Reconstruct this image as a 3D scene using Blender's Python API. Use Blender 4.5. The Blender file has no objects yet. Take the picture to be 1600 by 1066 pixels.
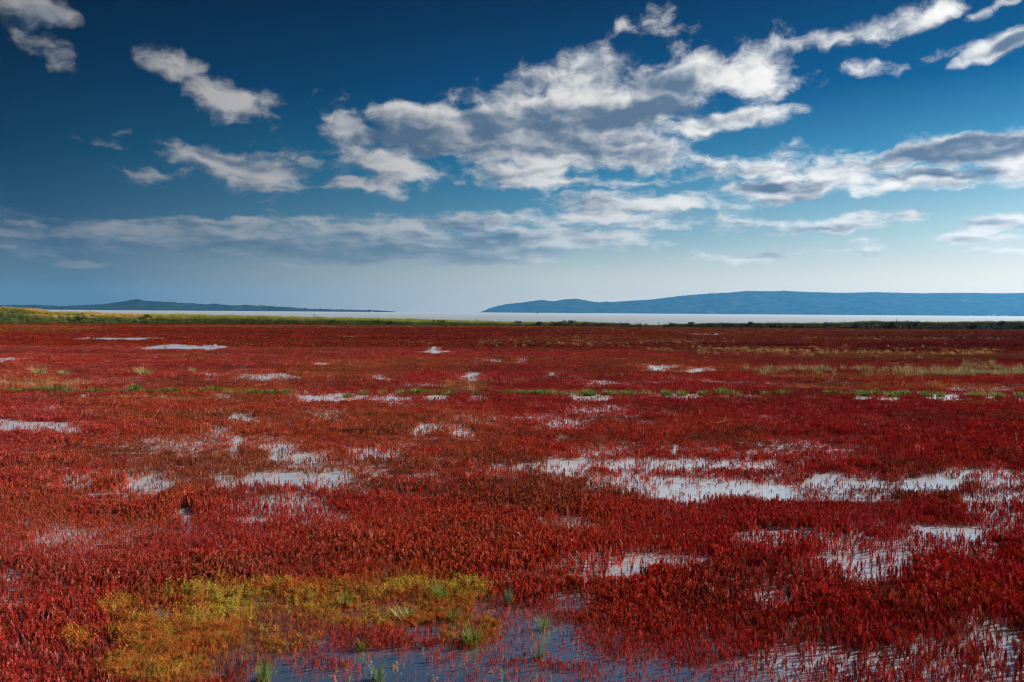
import bpy, bmesh, math, random
import numpy as np
from mathutils import Vector, Matrix

SC = bpy.context.scene
COL = SC.collection
R = math.radians
rng = np.random.default_rng(7)
random.seed(7)

# ------------------------------------------------------------------ camera
H = 3.0                      # eye height above the marsh
F = 1244.0                   # focal length in pixels of a 1600 px wide picture (28 mm)
PITCH, ROLL = 2.07, 0.40
cam = bpy.data.cameras.new('camera')
cam.sensor_width = 36.0
cam.lens = 36.0 * F / 1600.0
cam.clip_start = 0.1
cam.clip_end = 60000.0
cam_o = bpy.data.objects.new('camera', cam)
COL.objects.link(cam_o)
CM = Matrix.Rotation(R(90 - PITCH), 4, 'X') @ Matrix.Rotation(R(ROLL), 4, 'Z')
CM.translation = (0, 0, H)
cam_o.matrix_world = CM
SC.camera = cam_o
C3 = np.array(CM.to_3x3())
AX_R, AX_U, AX_F = C3[:, 0], C3[:, 1], -C3[:, 2]


def pix_dir(px, py):
    """direction (not normalised) of a picture point (1600 x 1066 frame)"""
    px = np.asarray(px, float)[..., None]
    py = np.asarray(py, float)[..., None]
    return AX_F + AX_R * (px - 800) / F + AX_U * (533 - py) / F


def pix_ground(px, py, z=0.0):
    d = pix_dir(px, py)
    t = (z - H) / d[..., 2]
    return d[..., 0] * t, d[..., 1] * t


def pix_at(px, py, y):
    """world point seen at a picture point, at forward distance y"""
    d = pix_dir(px, py)
    t = y / d[..., 1]
    return d[..., 0] * t, H + d[..., 2] * t


def to_pix(x, y, z):
    v = np.stack([x, y, z - H], -1)
    f = v @ AX_F
    return 800 + F * (v @ AX_R) / f, 533 - F * (v @ AX_U) / f


# ------------------------------------------------------------------ sky and sun
SUN_AZ, SUN_EL = R(72), R(29)
SUN = Vector((math.sin(SUN_AZ) * math.cos(SUN_EL), math.cos(SUN_AZ) * math.cos(SUN_EL), math.sin(SUN_EL)))

world = bpy.data.worlds.new('World')
SC.world = world
world.use_nodes = True
NT = world.node_tree
NT.nodes.clear()


class G:
    """small helper that writes node expressions"""
    def __init__(self, nt): self.nt = nt
    def n(self, t, **kw):
        nd = self.nt.nodes.new(t)
        for k, v in kw.items(): setattr(nd, k, v)
        return nd
    def put(self, sock, v):
        if hasattr(v, 'links'): self.nt.links.new(v, sock)
        else: sock.default_value = v
    def m(self, op, a, b=None, c=None, clamp=False):
        nd = self.n('ShaderNodeMath', operation=op, use_clamp=clamp)
        self.put(nd.inputs[0], a)
        if b is not None: self.put(nd.inputs[1], b)
        if c is not None: self.put(nd.inputs[2], c)
        return nd.outputs[0]
    def v(self, op, a, b=None, out=0):
        nd = self.n('ShaderNodeVectorMath', operation=op)
        self.put(nd.inputs[0], a)
        if b is not None: self.put(nd.inputs[1], b)
        return nd.outputs['Value'] if op in ('LENGTH', 'DOT_PRODUCT', 'DISTANCE') else nd.outputs[0]
    def xyz(self, x, y, z=0.0):
        nd = self.n('ShaderNodeCombineXYZ')
        for s, q in zip(nd.inputs, (x, y, z)): self.put(s, q)
        return nd.outputs[0]
    def sep(self, a):
        nd = self.n('ShaderNodeSeparateXYZ'); self.put(nd.inputs[0], a)
        return nd.outputs
    def noise(self, vec, scale, detail=4.0, rough=0.5, lac=2.0, dist=0.0, dim='3D', w=0.0):
        nd = self.n('ShaderNodeTexNoise', noise_dimensions=dim)
        self.put(nd.inputs['Vector'], vec)
        nd.inputs['Scale'].default_value = scale
        nd.inputs['Detail'].default_value = detail
        nd.inputs['Roughness'].default_value = rough
        nd.inputs['Lacunarity'].default_value = lac
        nd.inputs['Distortion'].default_value = dist
        return nd.outputs['Fac'], nd.outputs['Color']
    def ramp(self, f, a, b, lo=0.0, hi=1.0, smooth=True):
        nd = self.n('ShaderNodeMapRange', interpolation_type='SMOOTHSTEP' if smooth else 'LINEAR')
        self.put(nd.inputs[0], f)
        for i, q in zip((1, 2, 3, 4), (a, b, lo, hi)): self.put(nd.inputs[i], q)
        return nd.outputs[0]
    def mix(self, f, a, b, blend='MIX'):
        nd = self.n('ShaderNodeMix', data_type='RGBA', blend_type=blend)
        self.put(nd.inputs['Factor'], f)
        ins = [s for s in nd.inputs if s.type == 'RGBA']
        outs = [s for s in nd.outputs if s.type == 'RGBA']
        self.put(ins[0], a); self.put(ins[1], b)
        return outs[0]


def rgb(r, g, b): return (r, g, b, 1.0)


g = G(NT)
SKY_STRENGTH = 0.1
sky = g.n('ShaderNodeTexSky', sky_type='NISHITA', sun_disc=False)
sky.sun_elevation = SUN_EL
sky.sun_rotation = SUN_AZ
sky.air_density = 1.0
sky.dust_density = 0.4
sky.ozone_density = 3.0

tc = g.n('ShaderNodeTexCoord')
dirv = g.v('NORMALIZE', tc.outputs['Generated'])
dx, dy, dz = g.sep(dirv)
DEG = 57.29578
phi = g.m('MULTIPLY', g.m('ARCTAN2', dx, dy), DEG)            # degrees right of +Y
the = g.m('MULTIPLY', g.m('ARCSINE', dz), DEG)                # degrees above the horizon
sund = g.v('DOT_PRODUCT', dirv, tuple(SUN))                   # 1 towards the sun


def color_ramp(fac, stops):
    nd = g.n('ShaderNodeValToRGB')
    g.put(nd.inputs[0], fac)
    el = nd.color_ramp.elements
    while len(el) < len(stops): el.new(0.5)
    for e, (p, c) in zip(el, stops):
        e.position = p
        e.color = (c[0], c[1], c[2], 1.0)
    return nd.outputs[0]


# the polarising filter of the photograph: it deepens the sky upwards and away from the sun
el30 = g.m('DIVIDE', the, 30.0, clamp=True)
E6 = [1 / 30, 3 / 30, 6 / 30, 10 / 30, 15 / 30, 22 / 30]
P_AWAY = [(.25, .29, .40), (.22, .26, .36), (.075, .14, .23), (.012, .085, .145), (.0, .030, .080), (.0, .0, .012)]
P_MID = [(1.42, 1.12, 1.06), (1.14, .92, .87), (.40, .58, .68), (.09, .40, .55), (.002, .18, .35), (.0, .045, .14)]
P_SUN = [(1.50, 1.16, 1.14), (1.30, 1.02, .98), (.92, .92, .87), (.22, .60, .74), (.0, .23, .43), (.0, .095, .22)]
r_away, r_mid, r_sun = [color_ramp(el30, list(zip(E6, [tuple(v * .3 for v in c) for c in P]))) for P in (P_AWAY, P_MID, P_SUN)]
pol = g.mix(g.ramp(sund, -0.14, 0.35, 0, 1, False), r_away, r_mid)
g.put(sky.inputs['Vector'], g.xyz(dx, dy, g.m('MAXIMUM', dz, 0.022)))     # the lowest degree stays as bright as the air above it
pol = g.mix(g.ramp(sund, 0.35, 0.753, 0, 1, False), pol, r_sun)
clear = g.mix(1.0, g.mix(1.0, sky.outputs[0], rgb(0.200, 0.208, 0.196), 'MULTIPLY'), pol, 'MULTIPLY')

# cloud texture space: finer and flatter towards the horizon, as a level cloud deck looks
lv = g.m('MULTIPLY', g.m('LOGARITHM', g.m('MAXIMUM', g.m('ADD', the, 6.0), 1.0), math.e), 17.0)
q = g.xyz(phi, lv)
_, wc = g.noise(q, 0.16, 2.0, 0.55)
warp = g.v('MULTIPLY', g.v('SUBTRACT', wc, (0.5, 0.5, 0.5)), (4.0, 2.0, 0.0))
_, wc2 = g.noise(q, 0.7, 1.0, 0.5)
warp2 = g.v('MULTIPLY', g.v('SUBTRACT', wc2, (0.5, 0.5, 0.5)), (1.3, 0.8, 0.0))
wx, wy, _wz = g.sep(g.v('ADD', warp, warp2))
ptw = g.xyz(g.m('ADD', phi, wx), g.m('ADD', the, wy), 1.0)
q2 = g.v('MULTIPLY', g.v('ADD', q, g.v('MULTIPLY', warp2, (1.2, 1.2, 0.0))), (0.62, 1.25, 1.0))
f1, _ = g.noise(q2, 0.42, 9.0, 0.60, 2.1)
f1b, _ = g.noise(g.v('ADD', q2, (0.45, 0.55, 0.0)), 0.42, 5.0, 0.60, 2.1)
f2, _ = g.noise(g.v('ADD', q2, (31.0, 7.0, 0.0)), 0.16, 3.0, 0.5)
emb = g.m('SUBTRACT', f1, f1b)
q3 = g.v('MULTIPLY', g.v('ADD', q, g.v('MULTIPLY', warp2, (1.0, 1.0, 0.0))), (0.42, 1.25, 1.0))
fs, _ = g.noise(g.v('ADD', q3, (3.0, 0.0, 5.0)), 0.34, 3.5, 0.5)
fsb, _ = g.noise(g.v('ADD', q3, (3.5, 1.0, 5.0)), 0.34, 3.5, 0.5)
embs = g.m('SUBTRACT', fs, fsb)


def puffs(vec):
    nd = g.n('ShaderNodeTexVoronoi', voronoi_dimensions='2D', feature='SMOOTH_F1')
    g.put(nd.inputs['Vector'], vec)
    nd.inputs['Scale'].default_value = 0.75
    nd.inputs['Detail'].default_value = 2.0
    nd.inputs['Roughness'].default_value = 0.55
    nd.inputs['Smoothness'].default_value = 0.35
    nd.normalize = True
    return nd.outputs['Distance']


qv = g.v('MULTIPLY', q, (0.62, 1.25, 0.0))
v1 = puffs(qv)
v2 = puffs(g.v('ADD', qv, (0.30, 0.42, 0.0)))
emv = g.m('SUBTRACT', v2, v1)
edge = g.m('MULTIPLY_ADD', g.m('SUBTRACT', 0.30, v1), 0.6, g.m('MULTIPLY', g.m('SUBTRACT', f1, 0.5), 2.75))
fwd = g.ramp(sund, -0.1, 0.80, 0.0, 1.0)


def px_deg(px, py):
    d = pix_dir(px, py)
    return (math.degrees(math.atan2(d[0], d[1])), math.degrees(math.asin(d[2] / np.linalg.norm(d))))


# every cloud bank as a few ellipses: azimuth/elevation of the centre, half width, half height, tilt, weight
def ellipse(e):
    cx, cy, rx, ry, rot = e[:5]
    w = e[5] if len(e) > 5 else 1.0
    if rx < 62:                # small puffs: let the cloud texture tear them
        rx, ry, w = rx * 1.45, ry * 1.55, w * .66
    a, t = px_deg(cx, cy)
    a1, t1 = px_deg(cx + 10, cy)
    s = math.hypot(a1 - a, t1 - t) / 10
    c, sn = math.cos(R(rot)), math.sin(R(rot))      # tilt is clockwise
    k = math.sqrt(w)
    X = (c / (rx * s) * k, -sn / (rx * s) * k)
    Y = (sn / (ry * s) * k, c / (ry * s) * k)
    X = (X[0], X[1], -(X[0] * a + X[1] * t))
    Y = (Y[0], Y[1], -(Y[0] * a + Y[1] * t))
    return X, Y, w, a, t, rx * s, ry * s


def blobs(lst, base, lo, hi):
    """1 in the middle of a bank, 0 on its ellipse, negative outside"""
    acc = None
    n = 0
    for e in lst:
        X, Y, w, a, t, ra, rt = ellipse(e)
        if a + ra * 1.5 + 4.5 < lo or a - ra * 1.5 - 4.5 > hi: continue
        if n and n % 10 == 0:      # evaluate in batches: keeps the shader's stack small
            z = g.m('MULTIPLY', acc, 1e-7)
            base = g.v('ADD', base, g.xyz(z, z, 0.0))
        n += 1
        x = g.v('DOT_PRODUCT', base, X)
        y = g.v('DOT_PRODUCT', base, Y)
        r = g.m('MULTIPLY_ADD', x, x, 1.0 - w)
        r = g.m('MULTIPLY_ADD', y, y, r)
        acc = g.m('MINIMUM', r, 9.0) if acc is None else g.m('SMOOTH_MIN', acc, r, 0.3)
    return g.m('SUBTRACT', 1.0, g.m('SQRT', g.m('MAXIMUM', acc, 0.0)))


CLOUDS = [
    (60, 6, 85, 34, 5), (28, 34, 40, 28, 20), (48, 54, 20, 12, 20, .6), (98, 92, 18, 16, 0, .6), (35, 78, 20, 8, 0, .5),
    (290, 112, 70, 34, 25, .7), (345, 145, 78, 28, 22), (395, 168, 32, 20, 25),
    (365, 260, 135, 34, 4), (285, 236, 85, 14, 16, .8), (445, 272, 55, 34, 0), (215, 268, 50, 12, 12, .8), (400, 285, 60, 18, 5),
    (555, 212, 72, 36, 32), (620, 250, 80, 30, 8), (538, 265, 28, 14, 0), (545, 293, 80, 15, 0), (595, 291, 42, 13, 0),
    (740, 208, 190, 50, 0), (890, 155, 200, 58, -6), (880, 232, 180, 62, 0), (1060, 125, 180, 56, -8),
    (1185, 126, 96, 38, -5), (1120, 194, 140, 22, -2), (925, 98, 70, 26, 0), (840, 268, 130, 32, 0), (645, 185, 80, 26, -4),
    (870, 286, 190, 13, 0), (1000, 240, 90, 50, 0),
    (1330, 48, 130, 20, -10), (1450, 25, 110, 17, -8), (1560, 12, 70, 14, -5), 
    (1570, 72, 95, 22, -10), (1370, 100, 36, 9, 0, .8), (1440, 85, 46, 6, -8, .6), (1650, 60, 80, 26, -8),
    (1040, 22, 32, 13, -20, .62), (982, 40, 20, 8, 0, .6), (1075, 43, 36, 8, 0, .5),
    (1500, 236, 180, 40, -3), (1330, 268, 220, 34, 0), (1200, 264, 130, 28, 0), (1440, 290, 190, 19, 0), (1240, 300, 120, 20, 0),
    (1600, 255, 120, 45, 0), (1240, 246, 60, 14, -8), (1700, 240, 150, 60, 0),
    (1000, 320, 200, 22, 0), (960, 342, 140, 30, 0), (900, 372, 170, 28, 0), (1090, 338, 60, 10, 0, .8), (1000, 380, 90, 8, 0, .8),
    (300, 370, 370, 30, 0), (600, 362, 220, 28, -3), (100, 375, 150, 26, 0), (750, 350, 140, 18, -5), (600, 388, 300, 24, 0),
    (120, 405, 130, 11, 0, .9), (160, 438, 50, 6, 0, .6), (820, 402, 90, 13, 0, .8), (-80, 380, 150, 30, 0), (300, 352, 330, 12, 0, .8),
    (1310, 350, 145, 20, 0), (1170, 400, 90, 10, 0, .9), (1340, 395, 60, 8, 0, .9), (1560, 348, 90, 22, -8),
    (1530, 376, 95, 13, 0), (1570, 393, 70, 9, 0), (1680, 370, 110, 40, 0),
    (140, 222, 34, 7, -10, .6), (355, 187, 24, 6, 0, .6), (395, 222, 26, 5, 0, .6), (480, 153, 24, 9, 0, .5), (512, 165, 20, 9, 0, .6),
    (1100, 250, 34, 5, 0, .7), (660, 287, 16, 8, 0, .6), (1150, 351, 40, 5, 0, .6), (500, 238, 22, 8, 0, .5),
    (400, 422, 60, 5, 0, .4), (560, 350, 40, 6, 0, .5),
]
DARK = [
    (760, 208, 160, 40, 0, 1.5), (890, 188, 150, 34, 0, 1.4), (650, 214, 90, 18, 0, 1.1), (930, 222, 110, 22, 0, 1.1), (1010, 165, 80, 18, 0, 1.2), (830, 232, 110, 14, 0), (700, 232, 80, 14, 0),
    (800, 140, 70, 14, -8, .7), (1510, 236, 170, 26, -2, 1.2), (1230, 288, 110, 11, 0), (1460, 277, 100, 10, 0),
    (660, 190, 60, 14, 0, .8), (500, 397, 420, 22, 0, 1.0), (150, 388, 260, 14, 0, .9), (720, 378, 170, 12, 0, .8),
    (340, 250, 80, 10, 5, .7), (1060, 122, 110, 18, -5, .6), (1590, 70, 70, 12, -8, .9), (1290, 362, 90, 8, 0, .7),  (560, 245, 40, 10, 20, .5), (50, 20, 50, 12, 0, .6),
]


def cloud_background(S, D):
    S = g.m('MAXIMUM', S, -1.2)
    core = g.ramp(D, -0.25, 0.55)
    dens = g.m('ADD', g.m('MULTIPLY_ADD', S, 1.08, edge), g.m('MULTIPLY', core, 0.55))
    alpha = g.ramp(dens, -0.02, 0.86)
    alpha = g.m('MULTIPLY', alpha, g.ramp(the, 0.3, 3.0))
    # light and shade inside the clouds: side towards the sun bright, thick middles grey
    dk = g.m('MULTIPLY', g.ramp(g.m('ADD', D, g.m('MULTIPLY', g.m('SUBTRACT', fs, 0.5), 1.6)), -0.45, 0.7), 0.92)
    lit = g.m('SUBTRACT', 0.66, dk)
    lit = g.m('MULTIPLY_ADD', embs, 3.4, lit)
    lit = g.m('MULTIPLY_ADD', emb, 2.1, lit)
    lit = g.m('MULTIPLY_ADD', emv, 0.75, lit)
    lit = g.m('SUBTRACT', lit, g.ramp(dens, 0.5, 2.0, -0.06, 0.22))
    lit = g.ramp(lit, -0.55, 1.12)
    white = g.mix(fwd, rgb(0.205, 0.20, 0.20), rgb(0.62, 0.61, 0.59))
    grey = g.mix(fwd, rgb(0.036, 0.057, 0.092), rgb(0.078, 0.115, 0.175))
    cloudc = g.mix(lit, grey, white)
    # low clouds sink into the bright air near the horizon
    cloudc = g.mix(g.m('MULTIPLY', g.ramp(the, 2.0, 9.0, 0.55, 0.0), g.ramp(fwd, 0.3, 0.8, 1.0, 0.45)), cloudc, clear)
    skyc = g.mix(alpha, clear, cloudc)
    skyc = g.mix(1.0, skyc, rgb(10.0, 10.0, 10.0), 'MULTIPLY')
    bg = g.n('ShaderNodeBackground')
    g.put(bg.inputs['Color'], skyc)
    bg.inputs['Strength'].default_value = SKY_STRENGTH
    return bg.outputs[0]


def pick(fac, a, b):
    nd = g.n('ShaderNodeMixShader')
    g.put(nd.inputs[0], fac)
    NT.links.new(a, nd.inputs[1]); NT.links.new(b, nd.inputs[2])
    return nd.outputs[0]


# the banks in view, sector by sector; elsewhere the same kind of broken cloud goes on
CUTS = [-60, -18, -2, 16, 60]
sectors = []
for lo, hi in zip(CUTS[:-1], CUTS[1:]):
    sectors.append(cloud_background(blobs(CLOUDS, ptw, lo, hi), blobs(DARK, ptw, lo, hi)))
left = pick(g.m('GREATER_THAN', phi, CUTS[1]), sectors[0], sectors[1])
right = pick(g.m('GREATER_THAN', phi, CUTS[3]), sectors[2], sectors[3])
front = pick(g.m('GREATER_THAN', phi, CUTS[2]), left, right)
away = g.m('MAXIMUM', g.ramp(g.m('ABSOLUTE', phi), 42.0, 52.0), g.ramp(the, 26.0, 33.0))
rest = cloud_background(g.m('ADD', g.ramp(f2, 0.47, 0.68, -1.0, 0.5), g.m('MULTIPLY_ADD', away, 3.0, -3.0)), g.m('SUBTRACT', f2, 0.35))
infront = g.m('MULTIPLY', g.m('LESS_THAN', g.m('ABSOLUTE', phi), 47.0), g.m('LESS_THAN', g.m('ABSOLUTE', g.m('SUBTRACT', the, 14.0)), 15.0))
wo = g.n('ShaderNodeOutputWorld')
NT.links.new(pick(infront, rest, front), wo.inputs['Surface'])

sun = bpy.data.lights.new('sun', 'SUN')
sun.energy = 5.0
sun.angle = R(0.6)
sun.color = (1.0, 0.93, 0.82)
sun_o = bpy.data.objects.new('sun', sun)
COL.objects.link(sun_o)
sun_o.rotation_euler = SUN.to_track_quat('Z', 'Y').to_euler()
sun_o.location = (60, 30, 60)

SC.view_settings.view_transform = 'Standard'
SC.view_settings.look = 'None'
SC.view_settings.exposure = 0.72
SC.view_settings.gamma = 1.0
SC.view_settings.use_curve_mapping = False
SC.cycles.use_denoising = True
SC.cycles.denoiser = 'OPENIMAGEDENOISE'
SC.cycles.pixel_filter_type = 'BLACKMAN_HARRIS'
SC.cycles.filter_width = 1.1
SC.cycles.max_bounces = 6
SC.cycles.diffuse_bounces = 2
SC.cycles.glossy_bounces = 3
SC.cycles.transmission_bounces = 3
SC.cycles.volume_bounces = 1
SC.cycles.transparent_max_bounces = 8
SC.cycles.sample_clamp_indirect = 6.0


# ------------------------------------------------------------------ helpers
def link(o, parent=None, **props):
    COL.objects.link(o)
    if parent is not None: o.parent = parent
    for k, v in props.items(): o[k] = v
    return o


def mesh_obj(name, verts, faces, mat, parent=None, smooth=False, **props):
    me = bpy.data.meshes.new(name)
    me.from_pydata([tuple(v) for v in verts], [], faces)
    if mat: me.materials.append(mat)
    if smooth: me.polygons.foreach_set('use_smooth', [True] * len(me.polygons))
    me.update()
    return link(bpy.data.objects.new(name, me), parent, **props)


def empty(name, loc, label, cat, group=None, rz=0.0):
    o = bpy.data.objects.new(name, None)
    o.location = loc
    o.rotation_euler = (0, 0, rz)
    link(o, None, label=label, category=cat)
    if group: o['group'] = group
    return o


def _hash(ix, iy, seed):
    n = (ix.astype(np.int64) * 374761393 + iy.astype(np.int64) * 668265263 + seed * 974634777) & 0xffffffff
    n = ((n ^ (n >> 13)) * 1274126177) & 0xffffffff
    return ((n ^ (n >> 16)) & 0xffff) / 65535.0


def vnoise(x, y, seed=0):
    x = np.asarray(x, float); y = np.asarray(y, float)
    ix, iy = np.floor(x), np.floor(y)
    fx, fy = x - ix, y - iy
    fx, fy = fx * fx * (3 - 2 * fx), fy * fy * (3 - 2 * fy)
    a, b = _hash(ix, iy, seed), _hash(ix + 1, iy, seed)
    c, d = _hash(ix, iy + 1, seed), _hash(ix + 1, iy + 1, seed)
    return (a * (1 - fx) + b * fx) * (1 - fy) + (c * (1 - fx) + d * fx) * fy


def fbm(x, y, octaves=4, seed=0, gain=0.5):
    s, a, t = 0.0, 1.0, 0.0
    for i in range(octaves):
        s = s + a * vnoise(np.asarray(x) * 2 ** i + i * 13.7, np.asarray(y) * 2 ** i - i * 7.1, seed + i)
        t += a
        a *= gain
    return s / t


def sstep(a, b, x):
    t = np.clip((x - a) / (b - a), 0, 1)
    return t * t * (3 - 2 * t)


# ------------------------------------------------------------------ materials
def new_mat(name):
    m = bpy.data.materials.new(name)
    m.use_nodes = True
    nt = m.node_tree
    nt.nodes.clear()
    out = nt.nodes.new('ShaderNodeOutputMaterial')
    return m, G(nt), out


def leaf_mat(name, color=None, translucent=0.35, rough=0.55, spec=0.25, vary=0.25, attr='tint'):
    """plant tissue: lit surface plus light shining through"""
    m, h, out = new_mat(name)
    if color is None:
        a = h.n('ShaderNodeAttribute', attribute_type='INSTANCER', attribute_name=attr)
        c = a.outputs['Color']
    else:
        c = rgb(*color)
    tc = h.n('ShaderNodeTexCoord')
    f, _ = h.noise(tc.outputs['Object'], 9.0, 2.0)
    c2 = h.mix(1.0, c, h.mix(f, rgb(1 - vary, 1 - vary, 1 - vary), rgb(1 + vary, 1 + vary, 1 + vary)), 'MULTIPLY')
    p = h.n('ShaderNodeBsdfPrincipled')
    h.put(p.inputs['Base Color'], c2)
    p.inputs['Roughness'].default_value = rough
    p.inputs['Specular IOR Level'].default_value = spec
    t = h.n('ShaderNodeBsdfTranslucent')
    h.put(t.inputs['Color'], c2)
    mx = h.n('ShaderNodeMixShader')
    mx.inputs[0].default_value = translucent
    h.nt.links.new(p.outputs[0], mx.inputs[1])
    h.nt.links.new(t.outputs[0], mx.inputs[2])
    h.nt.links.new(mx.outputs[0], out.inputs[0])
    return m


def plain_mat(name, c1, c2, scale=2.0, rough=0.8, spec=0.3, bump=0.0, detail=4.0):
    m, h, out = new_mat(name)
    tc = h.n('ShaderNodeTexCoord')
    f, _ = h.noise(tc.outputs['Object'], scale, detail, 0.6)
    p = h.n('ShaderNodeBsdfPrincipled')
    h.put(p.inputs['Base Color'], h.mix(h.ramp(f, 0.35, 0.65), rgb(*c1), rgb(*c2)))
    p.inputs['Roughness'].default_value = rough
    p.inputs['Specular IOR Level'].default_value = spec
    if bump:
        b = h.n('ShaderNodeBump'); b.inputs['Strength'].default_value = bump; b.inputs['Distance'].default_value = 0.02
        h.put(b.inputs['Height'], f)
        h.nt.links.new(b.outputs[0], p.inputs['Normal'])
    h.nt.links.new(p.outputs[0], out.inputs[0])
    return m


def water_mat(name, silt, f0, ripple, rscale, rough=0.02, far=False, painted_glare=None, tone=(1, 1, 1)):
    """silty water: murk below, a bright film of reflection above"""
    m, h, out = new_mat(name)
    geo = h.n('ShaderNodeNewGeometry')
    pos = geo.outputs['Position']
    f, _ = h.noise(h.v('MULTIPLY', pos, (1.0, 2.2 if not far else 1.0, 1.0)), rscale, 3.0, 0.55)
    b = h.n('ShaderNodeBump')
    b.inputs['Strength'].default_value = ripple
    b.inputs['Distance'].default_value = 0.02 if not far else 0.2
    h.put(b.inputs['Height'], f)
    d = h.n('ShaderNodeBsdfDiffuse')
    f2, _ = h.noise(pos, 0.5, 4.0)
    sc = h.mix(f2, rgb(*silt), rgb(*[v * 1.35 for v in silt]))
    if painted_glare:      # bright sky reflection painted as a pale water colour, except in the near pool
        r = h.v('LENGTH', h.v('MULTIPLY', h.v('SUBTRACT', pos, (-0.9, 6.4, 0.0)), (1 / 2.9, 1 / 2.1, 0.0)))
        sc = h.mix(h.ramp(h.m('MULTIPLY_ADD', f2, 0.3, r), 1.0, 1.4), sc, rgb(*painted_glare))
    h.put(d.inputs['Color'], sc)
    gl = h.n('ShaderNodeBsdfGlossy')
    gl.inputs['Roughness'].default_value = rough
    gl.inputs['Color'].default_value = rgb(*tone)
    h.nt.links.new(b.outputs[0], gl.inputs['Normal'])
    fr = h.n('ShaderNodeFresnel'); fr.inputs['IOR'].default_value = f0
    mx = h.n('ShaderNodeMixShader')
    h.nt.links.new(fr.outputs[0], mx.inputs[0])
    h.nt.links.new(d.outputs[0], mx.inputs[1])
    h.nt.links.new(gl.outputs[0], mx.inputs[2])
    h.nt.links.new(mx.outputs[0], out.inputs[0])
    return m


M_PLANT = leaf_mat('glasswort_tissue', None, 0.45, 0.55, 0.10, 0.3)
M_GRASSI = leaf_mat('grass_blades', None, 0.38, 0.5, 0.25, 0.25)
M_MUD = plain_mat('marsh_mud', (0.020, 0.012, 0.010), (0.038, 0.022, 0.016), 3.0, 0.7, 0.35, 0.4)
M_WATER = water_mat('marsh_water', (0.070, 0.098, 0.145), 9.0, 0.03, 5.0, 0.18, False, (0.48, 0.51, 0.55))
M_LAGOON = water_mat('lagoon_water', (0.05, 0.09, 0.13), 40.0, 0.20, 0.30, 0.53, True, None, (.90, .97, 1.0))
M_BANKSOIL = plain_mat('bank_soil', (0.035, 0.035, 0.015), (0.07, 0.06, 0.03), 0.8, 0.9)

# ------------------------------------------------------------------ the marsh: where water stands open
# seen extents of the pools (picture coordinates), carried over to the ground below
POOLS = [
    (182, 529, 74, 2.0, 1), (290, 542.5, 78, 3.2, 1), (15, 561, 24, 2.6, 1), (540, 526, 22, 1.6, .8), (678, 548, 25, 4, 1), (815, 564, 19, 5, .9),
    (770, 562, 34, 2, .7), (430, 588, 48, 4, .9), (590, 591, 28, 3, .8), (735, 588, 16, 6, .9), (1020, 575, 42, 4, 1), (1085, 579, 36, 4, .9),
    (860, 583, 12, 3, .8), (930, 598, 24, 3, .7), (1115, 522, 36, 1.8, .8), (500, 568, 26, 2, .7), (330, 585, 14, 3, .6),
    (540, 619, 92, 6, 1), (690, 620, 40, 3, .8), (760, 620, 40, 3, .8), (905, 620, 50, 4, .95), (1060, 619, 50, 4, .9), (1150, 620, 40, 3.5, .9),
    (1270, 619, 30, 3, .7), (1345, 620, 20, 4, .9), (1390, 621, 28, 4, .95), (1480, 621, 62, 5, 1), (1545, 622, 32, 4, 1), (1600, 622, 25, 4, .9),
    (70, 617, 10, 3, .8), (133, 618, 14, 3.5, .9), (190, 611, 16, 4, .8), (226, 617, 14, 3, .7), (260, 618, 14, 3, .8), (290, 618, 10, 3, .8), (350, 618, 20, 3, .8),
    (50, 665, 92, 7.5, 1), (30, 692, 60, 4, .35), (375, 652, 28, 6, .8), (340, 675, 28, 7, .8), (368, 692, 10, 18, .8), (510, 650, 28, 7, .6), (620, 662, 18, 7, .8),
    (660, 667, 32, 8, .85), (720, 670, 26, 7, .7), (430, 704, 44, 10, .75), (590, 708, 56, 8, .9), (480, 714, 70, 8, .7), (925, 640, 44, 8, .8), (880, 662, 44, 6, .65),
    (885, 724, 136, 12, 1), (1060, 724, 90, 8, .85), (1190, 723, 120, 6, .8), (940, 704, 70, 8, .45), (1054, 707, 6, 8, .9),
    (450, 748, 92, 11, .95), (350, 752, 44, 11, .9), (230, 755, 50, 13, .9), (120, 750, 46, 7, .7), (238, 777, 20, 25, .85), (290, 800, 12, 16, .85),
    (400, 777, 14, 14, .7), (430, 790, 110, 26, .66), (100, 835, 80, 14, .5),
    (1060, 773, 56, 24, 1), (1150, 764, 90, 17, .95), (1320, 756, 74, 14, .92), (1455, 753, 66, 15, .95), (980, 752, 80, 14, .6), (1530, 745, 40, 10, .6), (960, 790, 60, 16, .35),
    (1230, 836, 88, 19, 1.15), (1350, 852, 90, 32, 1.2), (1410, 864, 52, 26, 1.1), (1280, 884, 130, 22, .85), (1520, 842, 50, 21, 1.15), (1560, 800, 70, 46, .6),
    (940, 881, 120, 19, 1.15), (1080, 882, 50, 17, 1.0), (1200, 918, 70, 17, .7), (1390, 929, 28, 10, .95), (1560, 880, 60, 30, .5), (850, 880, 50, 12, .5),
    (620, 1034, 290, 46, .95), (848, 985, 62, 46, .86), (888, 940, 44, 22, .9), (440, 1050, 90, 24, .95), (265, 957, 28, 12, .75), (360, 952, 70, 14, .5),
    (1000, 1050, 90, 34, .62), (1150, 1058, 160, 28, .60), (1400, 1038, 260, 44, .56), (1560, 1020, 70, 60, .64), (1250, 985, 70, 14, .35), (30, 960, 14, 30, .4), (100, 990, 60, 40, .3),
    (550, 985, 80, 12, .5), (660, 985, 50, 14, .6), (760, 945, 60, 22, .5), (1490, 960, 120, 30, .33), (700, 925, 14, 16, .6),
]


YEL = [(470, 938, 240, 24, .85), (340, 995, 160, 40, .95), (250, 1052, 100, 30, .9), (640, 932, 120, 34, .95), (735, 990, 50, 34, .75), (570, 960, 170, 24, .9), (190, 958, 44, 20, .7), (120, 1005, 24, 18, .5)]


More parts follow.
